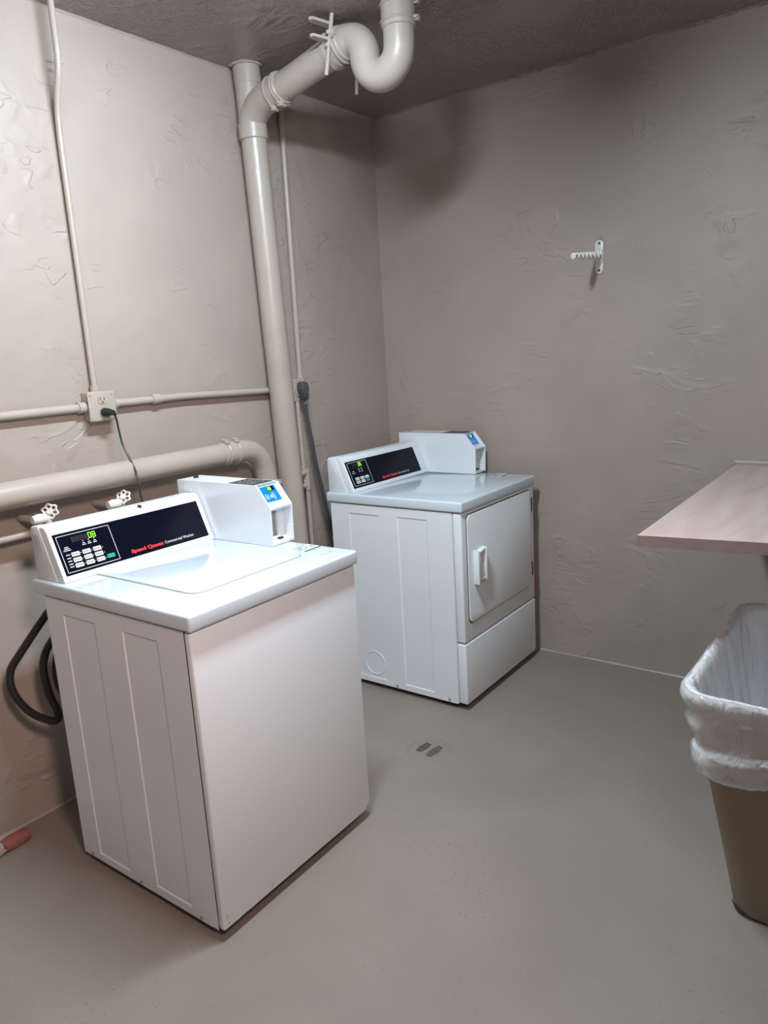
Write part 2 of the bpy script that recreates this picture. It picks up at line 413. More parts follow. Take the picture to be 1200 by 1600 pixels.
    # --- console
    cb0, cb1 = .012, (.566 if isW else .616)
    prof = [(.010, H), (.010, H+.146), (.016, H+.155), (.060, H+.158), (.074, H+.158), (.084, H+.154), (.091, H+.145), (.149, H+.008), (.149, H)]
    con = obj('console', prism(bmesh.new(), prof, 'y', cb0, cb1, .003, 3), M_PLAST, root)
    obj('end_cap', prism(bmesh.new(), [(.008, H), (.008, H+.147), (.016, H+.157), (.052, H+.160), (.115, H)], 'y', cb0-.002, cb0+.03, .002), M_PLAST, con)
    if isW:
        for k in range(3): obj('vent_slit', prism(bmesh.new(), [(.022+.011*k, H+.135), (.0245+.011*k, H+.135), (.0295+.011*k, H+.105), (.027+.011*k, H+.105)], 'y', cb0-.0028, cb0-.001), M_GREY, con, 0)
        obj('lock_hole', CY((.078, .335, H+.150), (.5, 0, 1), .007, .009, 14), M_DARKGAP, con)
    U = V((-.058, 0, .137)).normalized(); Nn = V((.137, 0, .058)).normalized(); P0 = V((.149, 0, H+.008)); BB = V((0, 1, 0))
    def fp(b, t, o=0.0): return P0 + BB*b + U*t + Nn*o
    def fbox(bm, b0, t0, b1, t1, o0, o1, sh=0.0):
        vs = []
        for o in (o0, o1):
            for (b, t) in ((b0, t0), (b1, t0), (b1+sh, t1), (b0+sh, t1)): vs.append(bm.verts.new(fp(b, t, o)))
        for f in ((0, 1, 2, 3), (4, 5, 6, 7), (0, 1, 5, 4), (1, 2, 6, 5), (2, 3, 7, 6), (3, 0, 4, 7)): bm.faces.new([vs[i] for i in f])
        return bm
    pe = .548 if isW else .566
    obj('control_panel', fbox(bmesh.new(), .023, .011, pe, .137, -.001, .0008), M_BLACK, con, 0)
    if isW: f0, g0, f1, g1 = .031, .018, .203, .129
    else:   f0, g0, f1, g1 = .034, .020, .172, .130
    bm = bmesh.new(); t_ = .0016
    for q in ((f0, g0, f1, g0+t_), (f0, g1-t_, f1, g1), (f0, g0, f0+t_, g1), (f1-t_, g0, f1, g1)): fbox(bm, *q, .0008, .0014)
    obj('panel_outline', bm, M_PRINT, con, 0)
    O1, O2 = .0008, .0026
    keys = [(kb, kt, M_KEY) for kt in (.068, .051, .034) for kb in (.072, .107, .142)] if isW else [(kb, kt, M_KEY) for kt in (.052, .036) for kb in (.068, .103)] + [(.138, .052, M_KEY)]
    kw = .0125
    marks = bmesh.new()
    for kb, kt, km in keys:
        obj('key', fbox(bmesh.new(), kb-kw, kt-.006, kb+kw, kt+.006, O1, O2), km, con, 0)
        fbox(marks, kb-kw+.003, kt-.003, kb-kw+.0055, kt+.003, O2, O2+.0003)
        for q in range(4): fbox(marks, kb-kw+.008+q*.0035, kt-.002, kb-kw+.0103+q*.0035, kt+.0015, O2, O2+.0003)
    stuff(obj('key_print', marks, M_INK, con, 0))
    if isW: g = obj('key', fbox(bmesh.new(), .177-kw, .036-.006, .177+kw, .036+.006, O1, O2), M_GREEN, con, 0)
    else:   g = obj('key', fbox(bmesh.new(), .138-kw, .036-.006, .138+kw, .036+.006, O1, O2), M_TEAL, con, 0)
    g['label'] = 'green start key'
    # small legends beside the keys
    bm = bmesh.new()
    if isW:
        for kt in (.070, .060, .051, .042, .034): fbox(bm, .043, kt-.0015, .055, kt+.0013, .0008, .0012)
        for kt in (.093, .088, .083): fbox(bm, .046-(.093-kt)*.6, kt-.0012, .058+(.093-kt)*.6, kt+.0012, .0008, .0012)
        for q, kb in enumerate((.108, .126, .144)):
            fbox(bm, kb-.004, .094-.0012, kb+.004, .094+.0012, .0008, .0012); fbox(bm, kb-.006, .089-.0012, kb+.006, .089+.0012, .0008, .0012)
            fbox(bm, kb-.0015, .101-.0014, kb+.0015, .101+.0014, .0008, .0013)
        for kb in (.0895, .1245, .160):
            for kt in (.068, .051, .034): fbox(bm, kb-.0012, kt-.0012, kb+.0012, kt+.0012, .0008, .0012)
    else:
        for kt in (.088, .080): fbox(bm, .052-(.088-kt)*.5, kt-.0013, .066+(.088-kt)*.5, kt+.0013, .0008, .0012)
        for kb in (.103, .122):
            for kt in (.096, .088, .081): fbox(bm, kb-.005, kt-.0013, kb+.005, kt+.0013, .0008, .0012)
    stuff(obj('legend_print', bm, M_PRINT, con, 0))
    # display
    def digit(bm, b, t, s, chars, w_=.0100, h_=.017, o=.0012):
        th = .0019; sl = .0
        S = {'a': (0, h_-th, w_, h_), 'g': (0, h_/2-th/2, w_, h_/2+th/2), 'd': (0, 0, w_, th), 'f': (0, h_/2, th, h_), 'e': (0, 0, th, h_/2), 'b': (w_-th, h_/2, w_, h_), 'c': (w_-th, 0, w_, h_/2)}
        for k in chars: q = S[k]; fbox(bm, b+q[0], t+q[1], b+q[2], t+q[3], .0008, o)
    db = .0525 if isW else .045
    if isW: d0, dt, nd = .1295, .104, 4
    else:   d0, dt, nd = .108, .107, 3
    bm = bmesh.new()
    for q in range(nd): digit(bm, d0-.0135*(q+1), dt, None, 'abcdefg', .0095, .015, .0010)
    stuff(obj('unlit_digits', bm, M_LEDOFF, con, 0))
    bm = bmesh.new()
    for q, chh in enumerate('08' if isW else '35'): digit(bm, d0+.0135*q, dt, None, SEG[chh])
    o = obj('lit_digits', bm, M_LED, con, 0); o['label'] = 'green lit digits ' + ('08' if isW else '35')
    # brand line
    tb = text_bm('Speed Queen', fp(.246, .024, .0010), BB, U, .0155, .120, .0007)
    obj('red_lettering', tb, M_RED, con, 0)
    tb = text_bm('Commercial Washer' if isW else 'Commercial Dryer', fp(.372, .0245, .0010), BB, U, .0125, .118 if isW else .098, .0001)
    obj('white_lettering', tb, M_PRINT, con, 0)
    # --- payment box at the right end
    p0, p1 = (.571, .672) if isW else (.621, .724)
    Z = H+.001; th = .0035
    sprof = [(-.020, Z), (-.020, Z+.197), (.370, Z+.197), (.427, Z+.124), (.424, Z)]
    bm = bmesh.new()
    prism(bm, sprof, 'y', p0, p0+th); prism(bm, sprof, 'y', p1-th, p1)
    core = [(-.0195, Z+.001), (-.0195, Z+.1965), (.366, Z+.1965), (.360, Z+.190), (.4035, Z+.132), (.4255, Z+.124), (.4245, Z+.117), (.385, Z+.112), (.385, Z+.018), (.4215, Z+.010), (.4215, Z+.001)]
    prism(bm, core, 'y', p0+th, p1-th)
    pb = obj('payment_box', bm, M_WHITE, root, 20)
    Sd = V((.0435, 0, -.058)).normalized(); Sn = V((.058, 0, .0435)).normalized(); S0 = V((.360, 0, Z+.190))
    def sbox(bm, b0, s0, b1, s1, o0, o1):
        vs = []
        for o in (o0, o1):
            for (b, s) in ((b0, s0), (b1, s0), (b1, s1), (b0, s1)): vs.append(bm.verts.new(S0 + BB*b + Sd*s + Sn*o))
        for f in ((0, 1, 2, 3), (4, 5, 6, 7), (0, 1, 5, 4), (1, 2, 6, 5), (2, 3, 7, 6), (3, 0, 4, 7)): bm.faces.new([vs[i] for i in f])
        return bm
    c0 = p0 + .018; c1 = p1 - .016
    obj('screen_surround', sbox(bmesh.new(), c0-.006, .002, c1+.006, .070, -.001, .0012), M_PLAST, pb, 0)
    obj('blue_screen', sbox(bmesh.new(), c0, .006, c1, .064, .0012, .0022), M_BLUE, pb, 0)
    obj('display_window', sbox(bmesh.new(), c0+.027, .009, c1-.008, .025, .0022, .0028), M_BLACK, pb, 0)
    obj('green_readout', sbox(bmesh.new(), c0+.030, .011, c0+.045, .023, .0028, .0032), M_LED, pb, 0)
    bm = bmesh.new(); sbox(bm, c0+.005, .036, c0+.019, .038, .0022, .0027); sbox(bm, c0+.005, .052, c0+.019, .054, .0022, .0027)
    sbox(bm, c0+.005, .036, c0+.007, .054, .0022, .0027); sbox(bm, c0+.017, .036, c0+.019, .054, .0022, .0027); sbox(bm, c0+.010, .043, c0+.015, .049, .0022, .0027)
    for q in range(3):   # contactless waves
        R = .006+.005*q
        for s in range(8):
            a = math.radians(-55 + 110*s/8); a2 = math.radians(-55 + 110*(s+1)/8); cc = c0+.030
            P = [(cc+R*math.cos(a), .045+R*math.sin(a)), (cc+(R+.002)*math.cos(a), .045+(R+.002)*math.sin(a)), (cc+(R+.002)*math.cos(a2), .045+(R+.002)*math.sin(a2)), (cc+R*math.cos(a2), .045+R*math.sin(a2))]
            bm.faces.new([bm.verts.new(S0 + BB*b + Sd*s_ + Sn*.0026) for b, s_ in P])
    sbox(bm, c0+.026, .040, c0+.034, .051, .0022, .0026)
    stuff(obj('payment_symbols', bm, M_PALE, pb, 0))
    obj('recess_panel', B((.3848, p0+th, Z+.024), (.3875, p0+.058, Z+.108)), M_GREY, pb, 0)  # grey panel over the recess back
    bm = B((.385, p0+.058, Z+.012), (.395, p0+.064, Z+.112)); box(bm, (.385, p0+th, Z+.016), (.402, p0+.064, Z+.023)); obj('slot_frame', bm, M_PLAST, pb, 0)
    obj('coin_cup_hole', B((.396, p0+.045, Z+.0145), (.412, p0+.066, Z+.0185), .001), M_DARKGAP, pb, 0)
    lb = obj('dark_label', B((.235, p0+.008, Z+.1965), (.355, p1-.008, Z+.1978)), M_INK, pb, 0)
    bm = bmesh.new(); random.seed(5)
    for q in range(9):
        aa = .247+.011*q; s = p0+.016
        while s < p1-.02:
            ln = random.uniform(.004, .016); box(bm, (aa, s, Z+.1978), (aa+.0035, min(s+ln, p1-.014), Z+.1981)); s += ln+random.uniform(.003, .012)
    stuff(obj('label_print', bm, M_GREY, pb, 0))
    obj('lock', CY((.016, p0+.055, Z+.197), (0, 0, 1), .009, .006, 16), M_STEEL if not isW else M_DARKGAP, pb)
    obj('side_badge', prism(bmesh.new(), rrect(.008, Z+.158, .052, Z+.170, .0055), 'y', p0-.0012, p0+.001), M_PLAST, pb)
    if True: obj('service_flap', B((.395, p1-th-.0012, Z+.02), (.423, p1-th+.0003, Z+.055)), M_PLAST, pb, 0)
    # --- instruction sticker on the worktop
    s0, s1, sa, sb = (.502, .566, .568, .648) if isW else (.512, .578, .600, .684)
    zt2 = H+.0004
    st = obj('instruction_label', B((s0, sa, zt2-.0006), (s1, sb, zt2)), M_STICK, wt, 0)
    bm = B((s1-.010, sa+.002, zt2), (s1-.001, sb-.002, zt2+.0003)); random.seed(9)
    for q in range(3):
        aa = s0+.012+.011*q
        for j in range(6):
            if random.random() < .75: box(bm, (aa, sa+.004+.012*j, zt2), (aa+.007, sa+.004+.012*j+random.uniform(.004, .009), zt2+.0003))
    for q in range(2): box(bm, (s0+.003+.004*q, sa+.004, zt2), (s0+.0045+.004*q, sa+.06, zt2+.0003))
    stuff(obj('printed_bars', bm, M_INK, wt, 0))
    bm = bmesh.new(); rl = .632 if isW else .63
    for j in range(7):
        box(bm, (rl+.001*j, .560+.008*j, H), (rl+.0045+.001*j, .565+.008*j, H+.0003))
    box(bm, (rl-.006, .605, H), (rl+.004, .613, H+.0003))
    stuff(obj('red_fine_print', bm, M_FADED, wt, 0))
    return root

washer = machine('washing_machine', 'white top-loading coin washer in the foreground with its lid closed, showing 08', .3017, .3604, .0115, .6529, .7024, .9198, 'w')
# chips along the lower front edge of the washer
bm = bmesh.new()
for (bb, zz, w_, h_) in ((.016, .062, .002, .016), (.02, .045, .003, .006), (.03, .035, .01, .003), (.10, .034, .012, .003), (.185, .045, .002, .012), (.02, .22, .006, .002), (.05, .034, .006, .002)):
    box(bm, (.7024-.0125, bb, zz), (.7024-.0115, bb+w_, zz+h_))
stuff(obj('paint_chips', bm, M_GREY, washer, 0))
dryer = machine('clothes_dryer', 'white front-loading coin dryer in the far corner with handled door, showing 35', .1972, 1.7992, .0088, .6846, .7063, .9093, 'd')

# ------------------------------------------------------------------ pipes and conduits
def pipe_thing(name, label, path, r, P, group=None, n=20, body='pipe', cat='pipe'):
    t = thing(name, label, cat, P, 0, group); off(obj(body, TB(path, r, n), M_PIPE, t), P); return t
def coupling(t, P, a, b_, r, name='coupling', bolts=None, bands=True, n=28):
    a, b_ = V(a), V(b_); d = (b_-a).normalized(); L = (b_-a).length
    bm = tube(bmesh.new(), [a, a+d*.003, b_-d*.003, b_], r, n, True, [r-.003, r, r, r-.003]); c = off(obj(name, bm, M_PIPE, t), P)
    if bolts is not None:
        for k in (.22, .78):
            q = a + d*L*k; bm = ring(bmesh.new(), q, d, r+.001, .0042, 30, 6)
            e = q + V(bolts).normalized()*(r+.006)
            s = d.cross(V(bolts)).normalized()
            box(bm, e - V((.010, .010, .009)), e + V((.010, .010, .009)), .003)
            cyl(bm, e - s*.018, s, .006, .036, 8)
            off(obj('hose_clamp', bm, M_PIPE, c), P)
    return c

# vertical soil stack
P = (.075, 1.70, 0)
st = thing('soil_stack', 'fat vertical drain pipe painted wall-colour running floor to ceiling behind the washer', 'pipe', P)
def sx(z): return V((.075, 1.7325 - .0325*z, z))   # the stack leans a little
off(obj('pipe', TB([sx(0), sx(1), sx(2), sx(HC-.002)], .0525, 32), M_PIPE, st), P)
coupling(st, P, sx(2.388), sx(2.45), .0590, 'collar')
coupling(st, P, sx(2.59), sx(HC-.003), .0545, 'collar')
# ragged plaster round the ceiling hole
bm = bmesh.new(); rr = []
for j in range(30):
    a = 2*math.pi*j/30; R = .064 + .012*noise.noise(V((math.cos(a)*2, math.sin(a)*2, 3)))+.008*noise.noise(V((math.cos(a)*7, math.sin(a)*7, 9)))
    q = sx(HC); rr.append((bm.verts.new((max(q.x+R*math.cos(a), .001), q.y+R*math.sin(a), HC-.0005)), bm.verts.new((q.x+.058*math.cos(a), q.y+.058*math.sin(a), HC-.007-.004*noise.noise(V((a*3, 0, 0)))))))
for j in range(30): bm.faces.new((rr[j][0], rr[(j+1) % 30][0], rr[(j+1) % 30][1], rr[j][1]))
off(obj('ceiling_plaster', bm, M_PIPE, st), P)

# branch drain with its trap
P = (.60, 1.60, HC)
br = thing('trap_drain_pipe', 'thick drain pipe under the ceiling with a U-shaped trap, joining the vertical stack', 'pipe', P)
path = spline([V((.076, 1.652, 2.447)), V((.082, 1.651, 2.463)), V((.108, 1.648, 2.490)), V((.160, 1.641, 2.514)), V((.24, 1.633, 2.525))], 8)
off(obj('elbow', TB(path, .0565, 28), M_PIPE, br), P)
A0 = V((.235, 1.634, 2.524)); A1 = V((.600, 1.598, 2.580))
off(obj('pipe', TB([A0, A1], .0525, 28), M_PIPE, br), P)
dd = (A1-A0).normalized()
coupling(br, P, A0 - dd*.018, A0 + dd*.052, .0590, 'coupling', (.15, -.35, -1))
coupling(br, P, A1 - dd*.055, A1 + dd*.030, .0590, 'coupling', (.1, -1, .35))
tp = []
C1 = V((.655, 1.598, 2.583))
tp += [A1 + dd*.012, A1 + dd*.04]
# quarter turn down, then the U, then up to the ceiling
cx, cz, R = .640, 2.520, .066
for k in range(9):
    a = math.radians(90 - 90*k/8); tp.append(V((cx + R*math.cos(a), 1.598, cz + R*math.sin(a))))
ux, uz, RU = .779, 2.505, .073
for k in range(17):
    a = math.radians(180 + 180*k/16); tp.append(V((ux + RU*math.cos(a), 1.598, uz+.012 + RU*math.sin(a))))
tp += [V((.853, 1.598, 2.54)), V((.854, 1.598, HC-.001))]
tp2 = [tp[0]]
for q in tp[1:]:
    if (q-tp2[-1]).length > .004: tp2.append(q)
off(obj('trap', TB(tp2, .0535, 32), M_PIPE, br), P)
coupling(br, P, (.8535, 1.598, 2.565), (.854, 1.598, 2.655), .0585, 'coupling', (1, .25, 0))
# clamp with ears and threaded rods
bm = tube(bmesh.new(), [A1-dd*.035, A1-dd*.008], .063, 28)
cl = off(obj('riser_clamp', bm, M_PIPE, br), P)
for z_, sh in ((2.632, .0), (2.580, .0)):
    e0 = V((.594, 1.556 if z_ > 2.6 else 1.540, z_)); e1 = V((.573, 1.478, z_+.004))
    bm = bmesh.new(); d = (e1-e0).normalized(); s = d.cross(V((0, 0, 1))).normalized()*.015
    vs = [bm.verts.new(p) for p in (e0-s, e0+s, e1+s*.9, e1+d*.008, e1-s*.9)]
    f = bm.faces.new(vs); ex = bmesh.ops.extrude_face_region(bm, geom=[f])
    for v in ex['geom']:
        if isinstance(v, bmesh.types.BMVert): v.co.z += .009
    off(obj('clamp_ear', bm, M_PIPE, cl, 0), P)
    e0 = V((.594, 1.645, z_)); bm = B((.584, 1.645, z_), (.606, 1.722, z_+.006), .001); off(obj('clamp_ear', bm, M_PIPE, cl, 0), P)
bm = TB([(.622, 1.535, HC-.001), (.606, 1.533, 2.59), (.584, 1.528, 2.474)], .0072, 10)
for z_, x_ in ((2.598, .606), (2.560, .598)): cyl(bm, (x_, 1.532, z_), (0, 0, 1), .0125, .012, 6)
off(obj('threaded_rod', bm, M_PIPE, cl), P)
off(obj('threaded_rod', TB([(.597, 1.705, HC-.001), (.578, 1.705, 2.452)], .0065, 10), M_PIPE, cl), P)

# low horizontal drain
P = (.10, 1.527, 0)
lp = thing('low_drain_pipe', 'fat horizontal pipe low on the left wall that elbows down behind the washer', 'pipe', P)
hz = [(.105, YF+.01, 1.128), (.102, 1.30, 1.150)]
off(obj('pipe', TB(hz, .0435, 28), M_PIPE, lp), P)
el = spline([V((.102, 1.345, 1.150)), V((.102, 1.40, 1.150)), V((.102, 1.463, 1.135)), V((.102, 1.505, 1.09)), V((.102, 1.524, 1.03)), V((.102, 1.526, .985))], 8)
off(obj('elbow', TB(el, .0445, 28), M_PIPE, lp), P)
coupling(lp, P, (.102, 1.285, 1.150), (.102, 1.375, 1.150), .0475, 'coupling', (.4, 0, 1))
off(obj('pipe', TB([(.102, 1.526, 1.0), (.102, 1.526, 0)], .0425, 28), M_PIPE, lp), P)
coupling(lp, P, (.102, 1.526, 1.01), (.102, 1.526, .93), .0475, 'coupling', (.5, 1, 0))

# conduits
def conduit(name, label, path, r, P, couplings=(), group=None):
    t = thing(name, label, 'conduit', P, 0, group); off(obj('tube', TB(path, r, 14), M_PIPE, t), P)
    for a, b_ in couplings:
        a, b_ = V(a), V(b_); off(obj('connector', tube(bmesh.new(), [a, b_], r+.005, 14), M_PIPE, t), P)
    return t
vp = rounded([(.018, .822, 1.437), (.018, .822, 2.26), (.030, .820, 2.36), (.075, .818, 2.46), (.075, .818, HC-.002)], .06)
c1 = conduit('electrical_conduit', 'thin vertical conduit from ceiling to outlet box, bent near the top', vp, .0105, (.018, .822, 1.437), [((.018, .822, 1.437), (.018, .822, 1.458))])
for zz in (2.475, 2.50): off(obj('clip', B((.060, .829, zz-.004), (.070, .838, zz+.004), .002), M_PIPE, c1), (.018, .822, 1.437))
conduit('electrical_conduit', 'horizontal conduit leaving the left side of the outlet box towards the frame edge', [(.022, YF+.01, 1.37), (.022, .772, 1.385)], .0145, (.022, .77, 1.385), [((.022, .745, 1.385), (.022, .772, 1.385))])
conduit('electrical_conduit', 'horizontal conduit between outlet box and the fat vertical stack', [(.022, .877, 1.389), (.022, 1.20, 1.391), (.022, 1.70, 1.378), (.018, 1.785, 1.376)], .0135, (.022, .88, 1.385), [((.022, .877, 1.389), (.022, .90, 1.389)), ((.022, 1.05, 1.3905), (.022, 1.085, 1.391))])
c2 = conduit('electrical_conduit', 'thin vertical conduit right of the stack, from the ceiling to the dryer socket', [(.018, 1.876, 1.417), (.018, 1.885, 2.2), (.018, 1.890, HC-.002)], .0125, (.018, 1.876, 1.417), [((.018, 1.876, 1.417), (.018, 1.876, 1.432))])
# water pipe right of the stack
P = (.05, 1.825, 0)
wp = thing('water_pipe', 'slim painted water pipe below the dryer socket with a tee behind the stack', 'pipe', P)
off(obj('pipe', TB([(.035, 1.825, 1.317), (.035, 1.832, .97), (.045, 1.832, .93)], .011, 14), M_PIPE, wp), P)
off(obj('pipe', TB([(.045, 1.84, .975), (.045, 1.84, 0)], .0115, 14), M_PIPE, wp), P)
off(obj('tee', TB([(.045, 1.84, 1.005), (.045, 1.84, .905)], .0165, 14), M_PIPE, wp), P)
off(obj('branch', TB([(.045, 1.84, .987), (.045, 1.74, .980), (.045, 1.66, .976)], .014, 14), M_PIPE, wp), P)
off(obj('branch', TB([(.045, 1.84, .925), (.045, 1.79, .925), (.045, 1.66, .925)], .012, 14), M_PIPE, wp), P)
off(obj('valve_body', tube(bmesh.new(), [(.045, 1.805, .925), (.045, 1.79, .925), (.045, 1.775, .925)], .02, 12, True, [.012, .019, .012]), M_PIPE, wp), P)

# supply pipe and washer taps
P = (.05, .50, 1.0)
sp = thing('supply_pipe', 'thin low water pipe on the left wall running behind the washer console', 'pipe', P)
off(obj('pipe', TB([(.05, YF+.01, .985), (.05, .52, 1.0), (.05, .95, 1.0)], .0125, 14), M_PIPE, sp), P)
def tap(name, label, y, z, axis):
    P = (.05, y, z); t = thing(name, label, 'tap', P, 0, 'washer water taps'); ax = V(axis).normalized()
    bm = TB([(.005, y-.045, z-.022), (.07, y-.045, z-.022), (.10, y-.03, z-.022)], .011, 12); off(obj('inlet_pipe', bm, M_PIPE, t), P)
    c = V((.105, y-.02, z-.022)); bm = tube(bmesh.new(), [c-V((0, .035, 0)), c-V((0, .015, 0)), c+V((0, .015, 0)), c+V((0, .02, -.03))], .014, 14, True, [.013, .018, .018, .013]); off(obj('tap_body', bm, M_GALV, t), P)
    hub = V((.12, y, z)); off(obj('stem', TB([c, hub], .006, 10), M_GALV, t), P)
    bm = bmesh.new(); x = ax.orthogonal().normalized(); yv = ax.cross(x); n = 60; rows = []
    for i in range(n):
        a = 2*math.pi*i/n; R = .0215 + .0028*math.cos(6*a); d = x*math.cos(a)+yv*math.sin(a); cc = hub + d*R
        rows.append([bm.verts.new(cc + d*.0038*math.cos(b_)+ax*.0038*math.sin(b_)) for b_ in [2*math.pi*k/8 for k in range(8)]])
    for i in range(n):
        for j in range(8): bm.faces.new((rows[i][j], rows[(i+1) % n][j], rows[(i+1) % n][(j+1) % 8], rows[i][(j+1) % 8]))
    for k in range(6):
        a = math.pi*k/3+.5; d = x*math.cos(a)+yv*math.sin(a); tube(bm, [hub+d*.006, hub+d*.0215], .0028, 8)
    cyl(bm, hub-ax*.005, ax, .010, .012, 12)
    off(obj('hand_wheel', bm, M_GALV, t), P); return t
tap('water_tap', 'left water tap with a white lobed hand wheel above the washer console', .540, 1.072, (1, -.75, .1))
tap('water_tap', 'right water tap, tilted white hand wheel below the hanging black cord', .813, 1.068, (1, -1.2, .9))

# ------------------------------------------------------------------ outlets, plugs and cords
P = (0, .8245, 1.386)
ob = thing('outlet_box', 'painted metal outlet box with duplex socket where the left wall conduits meet', 'outlet', P)
off(obj('box', B((.001, .777, 1.338), (.044, .872, 1.434), .002), M_PIPE, ob), P)
cv = off(obj('cover_plate', B((.044, .771, 1.334), (.051, .878, 1.438), .005, 3), M_PIPE, ob), P)
for (yy, zz) in ((.782, 1.427), (.867, 1.427), (.782, 1.345), (.867, 1.345)): off(obj('screw', CY((.050, yy, zz), (1, 0, 0), .006, .003, 12), M_PIPE, ob), P)
for zz in (1.408, 1.364):
    fc = off(obj('receptacle', prism(bmesh.new(), rrect(.8245-.016, zz-.0145, .8245+.016, zz+.0145, .010), 'x', .050, .0535), M_PIPE, ob), P)
    bm = B((.0533, .8155, zz-.002), (.0540, .8180, zz+.008)); box(bm, (.0533, .8305, zz-.002), (.0540, .8330, zz+.007)); cyl(bm, (.0532, .8245, zz-.0085), (1, 0, 0), .003, .0009, 10)
    off(obj('slots', bm, M_DARKGAP, fc, 0), P)
P = (.06, .83, 1.36)
pc = thing('power_cord', 'black cord plugged into the outlet box, hanging down to the washer', 'cord', P)
bm = tube(bmesh.new(), [(.0545, .8245, 1.364), (.064, .8255, 1.364), (.074, .832, 1.363), (.078, .846, 1.360), (.077, .852, 1.352)], .01, 14, True, [.015, .0155, .013, .009, .006]); off(obj('plug', bm, M_CORD, pc), P)
off(obj('cord', TB(spline([(.077, .848, 1.357), (.075, .856, 1.335), (.075, .860, 1.29), (.085, .862, 1.24), (.118, .862, 1.19), (.168, .850, 1.13), (.178, .845, 1.06), (.20, .86, .98), (.25, .88, .90)]), .0036, 8), M_CORD, pc), P)

P = (0, 1.829, 1.368)
db = thing('dryer_socket', 'square painted socket box right of the stack with the big grey plug in it', 'outlet', P)
off(obj('box', B((.001, 1.789, 1.322), (.036, 1.872, 1.414), .002), M_PIPE, db), P)
off(obj('cover_plate', B((.036, 1.784, 1.317), (.042, 1.877, 1.419), .004, 3), M_PIPE, db), P)
off(obj('socket_face', CY((.041, 1.838, 1.368), (1, 0, 0), .031, .006, 28), M_PIPE, db), P)
for (yy, zz) in ((1.793, 1.409), (1.793, 1.328)): off(obj('screw', CY((.041, yy, zz), (1, 0, 0), .004, .003, 10), M_DARKGAP, db), P)
P = (.06, 1.838, 1.37)
dc = thing('power_cable', 'thick grey flat power cable hanging from its plug down behind the dryer', 'cord', P)
bm = prism(bmesh.new(), [(1.818, 1.400), (1.838, 1.408), (1.858, 1.398), (1.862, 1.372), (1.856, 1.345), (1.853, 1.322), (1.829, 1.322), (1.825, 1.345), (1.815, 1.372)], 'x', .047, .085, .005, 3)
for zz in (1.330, 1.340, 1.350): box(bm, (.050, 1.824, zz-.002), (.088, 1.858, zz+.002), .001)
off(obj('plug', bm, M_GCORD, dc), P)
bm = B((.058, 1.834, 1.304), (.074, 1.856, 1.318), .002); cyl(bm, (.075, 1.838, 1.312), (1, 0, 0), .003, .004, 8); cyl(bm, (.075, 1.851, 1.312), (1, 0, 0), .003, .004, 8)
off(obj('strain_relief', bm, M_STEEL, dc), P)
for k in (-1, 0, 1):
    q = .0072*k
    off(obj('cord_strand', TB([p + V((0, q, 0)) for p in spline([(.066, 1.842, 1.318), (.068, 1.848, 1.25), (.075, 1.858, 1.15), (.080, 1.872, 1.02), (.085, 1.888, .93), (.09, 1.915, .78), (.10, 1.95, .60), (.12, 1.99, .40)])], .0045, 8), M_GCORD, dc), P)

# ------------------------------------------------------------------ hoses behind the washer
P = (.15, .45, .4)
h1 = thing('washer_hose', 'looped black rubber hose hanging between the washer and the left wall', 'hose', P)
off(obj('hose', TB(spline([(.26, .50, .86), (.20, .495, .82), (.14, .462, .745), (.10, .385, .640), (.09, .345, .585), (.10, .338, .520), (.12, .368, .445), (.14, .418, .395), (.15, .440, .392), (.155, .443, .42), (.15, .425, .50), (.15, .425, .60), (.18, .46, .68), (.26, .52, .75)], 10), .0125, 12), M_HOSE, h1), P)
P = (.2, .48, .4)
h2 = thing('drain_hose', 'short black hose bulging just behind the washer back edge', 'hose', P)
off(obj('hose', TB(spline([(.27, .50, .78), (.20, .475, .68), (.17, .455, .58), (.17, .458, .50), (.20, .49, .43), (.27, .55, .36)], 10), .0135, 12), M_HOSE, h2), P)

# ------------------------------------------------------------------ ribbed peg on the back wall
P = (1.175, YB, 1.865)
hk = thing('wall_hanger_arm', 'white ribbed hanger arm on a slotted plate screwed to the back wall', 'hanger', P)
bp_ = off(obj('base_plate', prism(bmesh.new(), [(x, z) for x, z in rrect(1.157, 1.792, 1.194, 1.932, .018)], 'y', YB-.006, YB-.001, .001), M_GALV, hk), P)
for zz in (1.918, 1.806): off(obj('screw_hole', CY((1.1755, YB-.0055, zz), (0, -1, 0), .005, .002, 12), M_DARKGAP, bp_), P)
off(obj('loose_anchor', B((1.166, YB-.004, 1.934), (1.186, YB-.0005, 1.945), .001), M_GREY, bp_), P)
bm = B((1.160, YB-.014, 1.838), (1.191, YB-.006, 1.893), .003); off(obj('saddle', bm, M_GALV, hk), P)
a0 = V((1.175, YB-.012, 1.867)); a1 = V((1.153, 2.345, 1.854)); d = (a1-a0); 
off(obj('arm', TB([a0, a1], .0070, 16), M_GALV, hk), P)
for k in range(7):
    f_ = 1.10 - .34*k/6; q = a0 + d*(.10+.90*k/6); e_ = d.normalized(); off(obj('rib', tube(bmesh.new(), [q-e_*.0042, q-e_*.0025, q+e_*.0025, q+e_*.0042], .015, 20, True, [.0125*f_, .0165*f_, .0165*f_, .0125*f_]), M_GALV, hk), P)

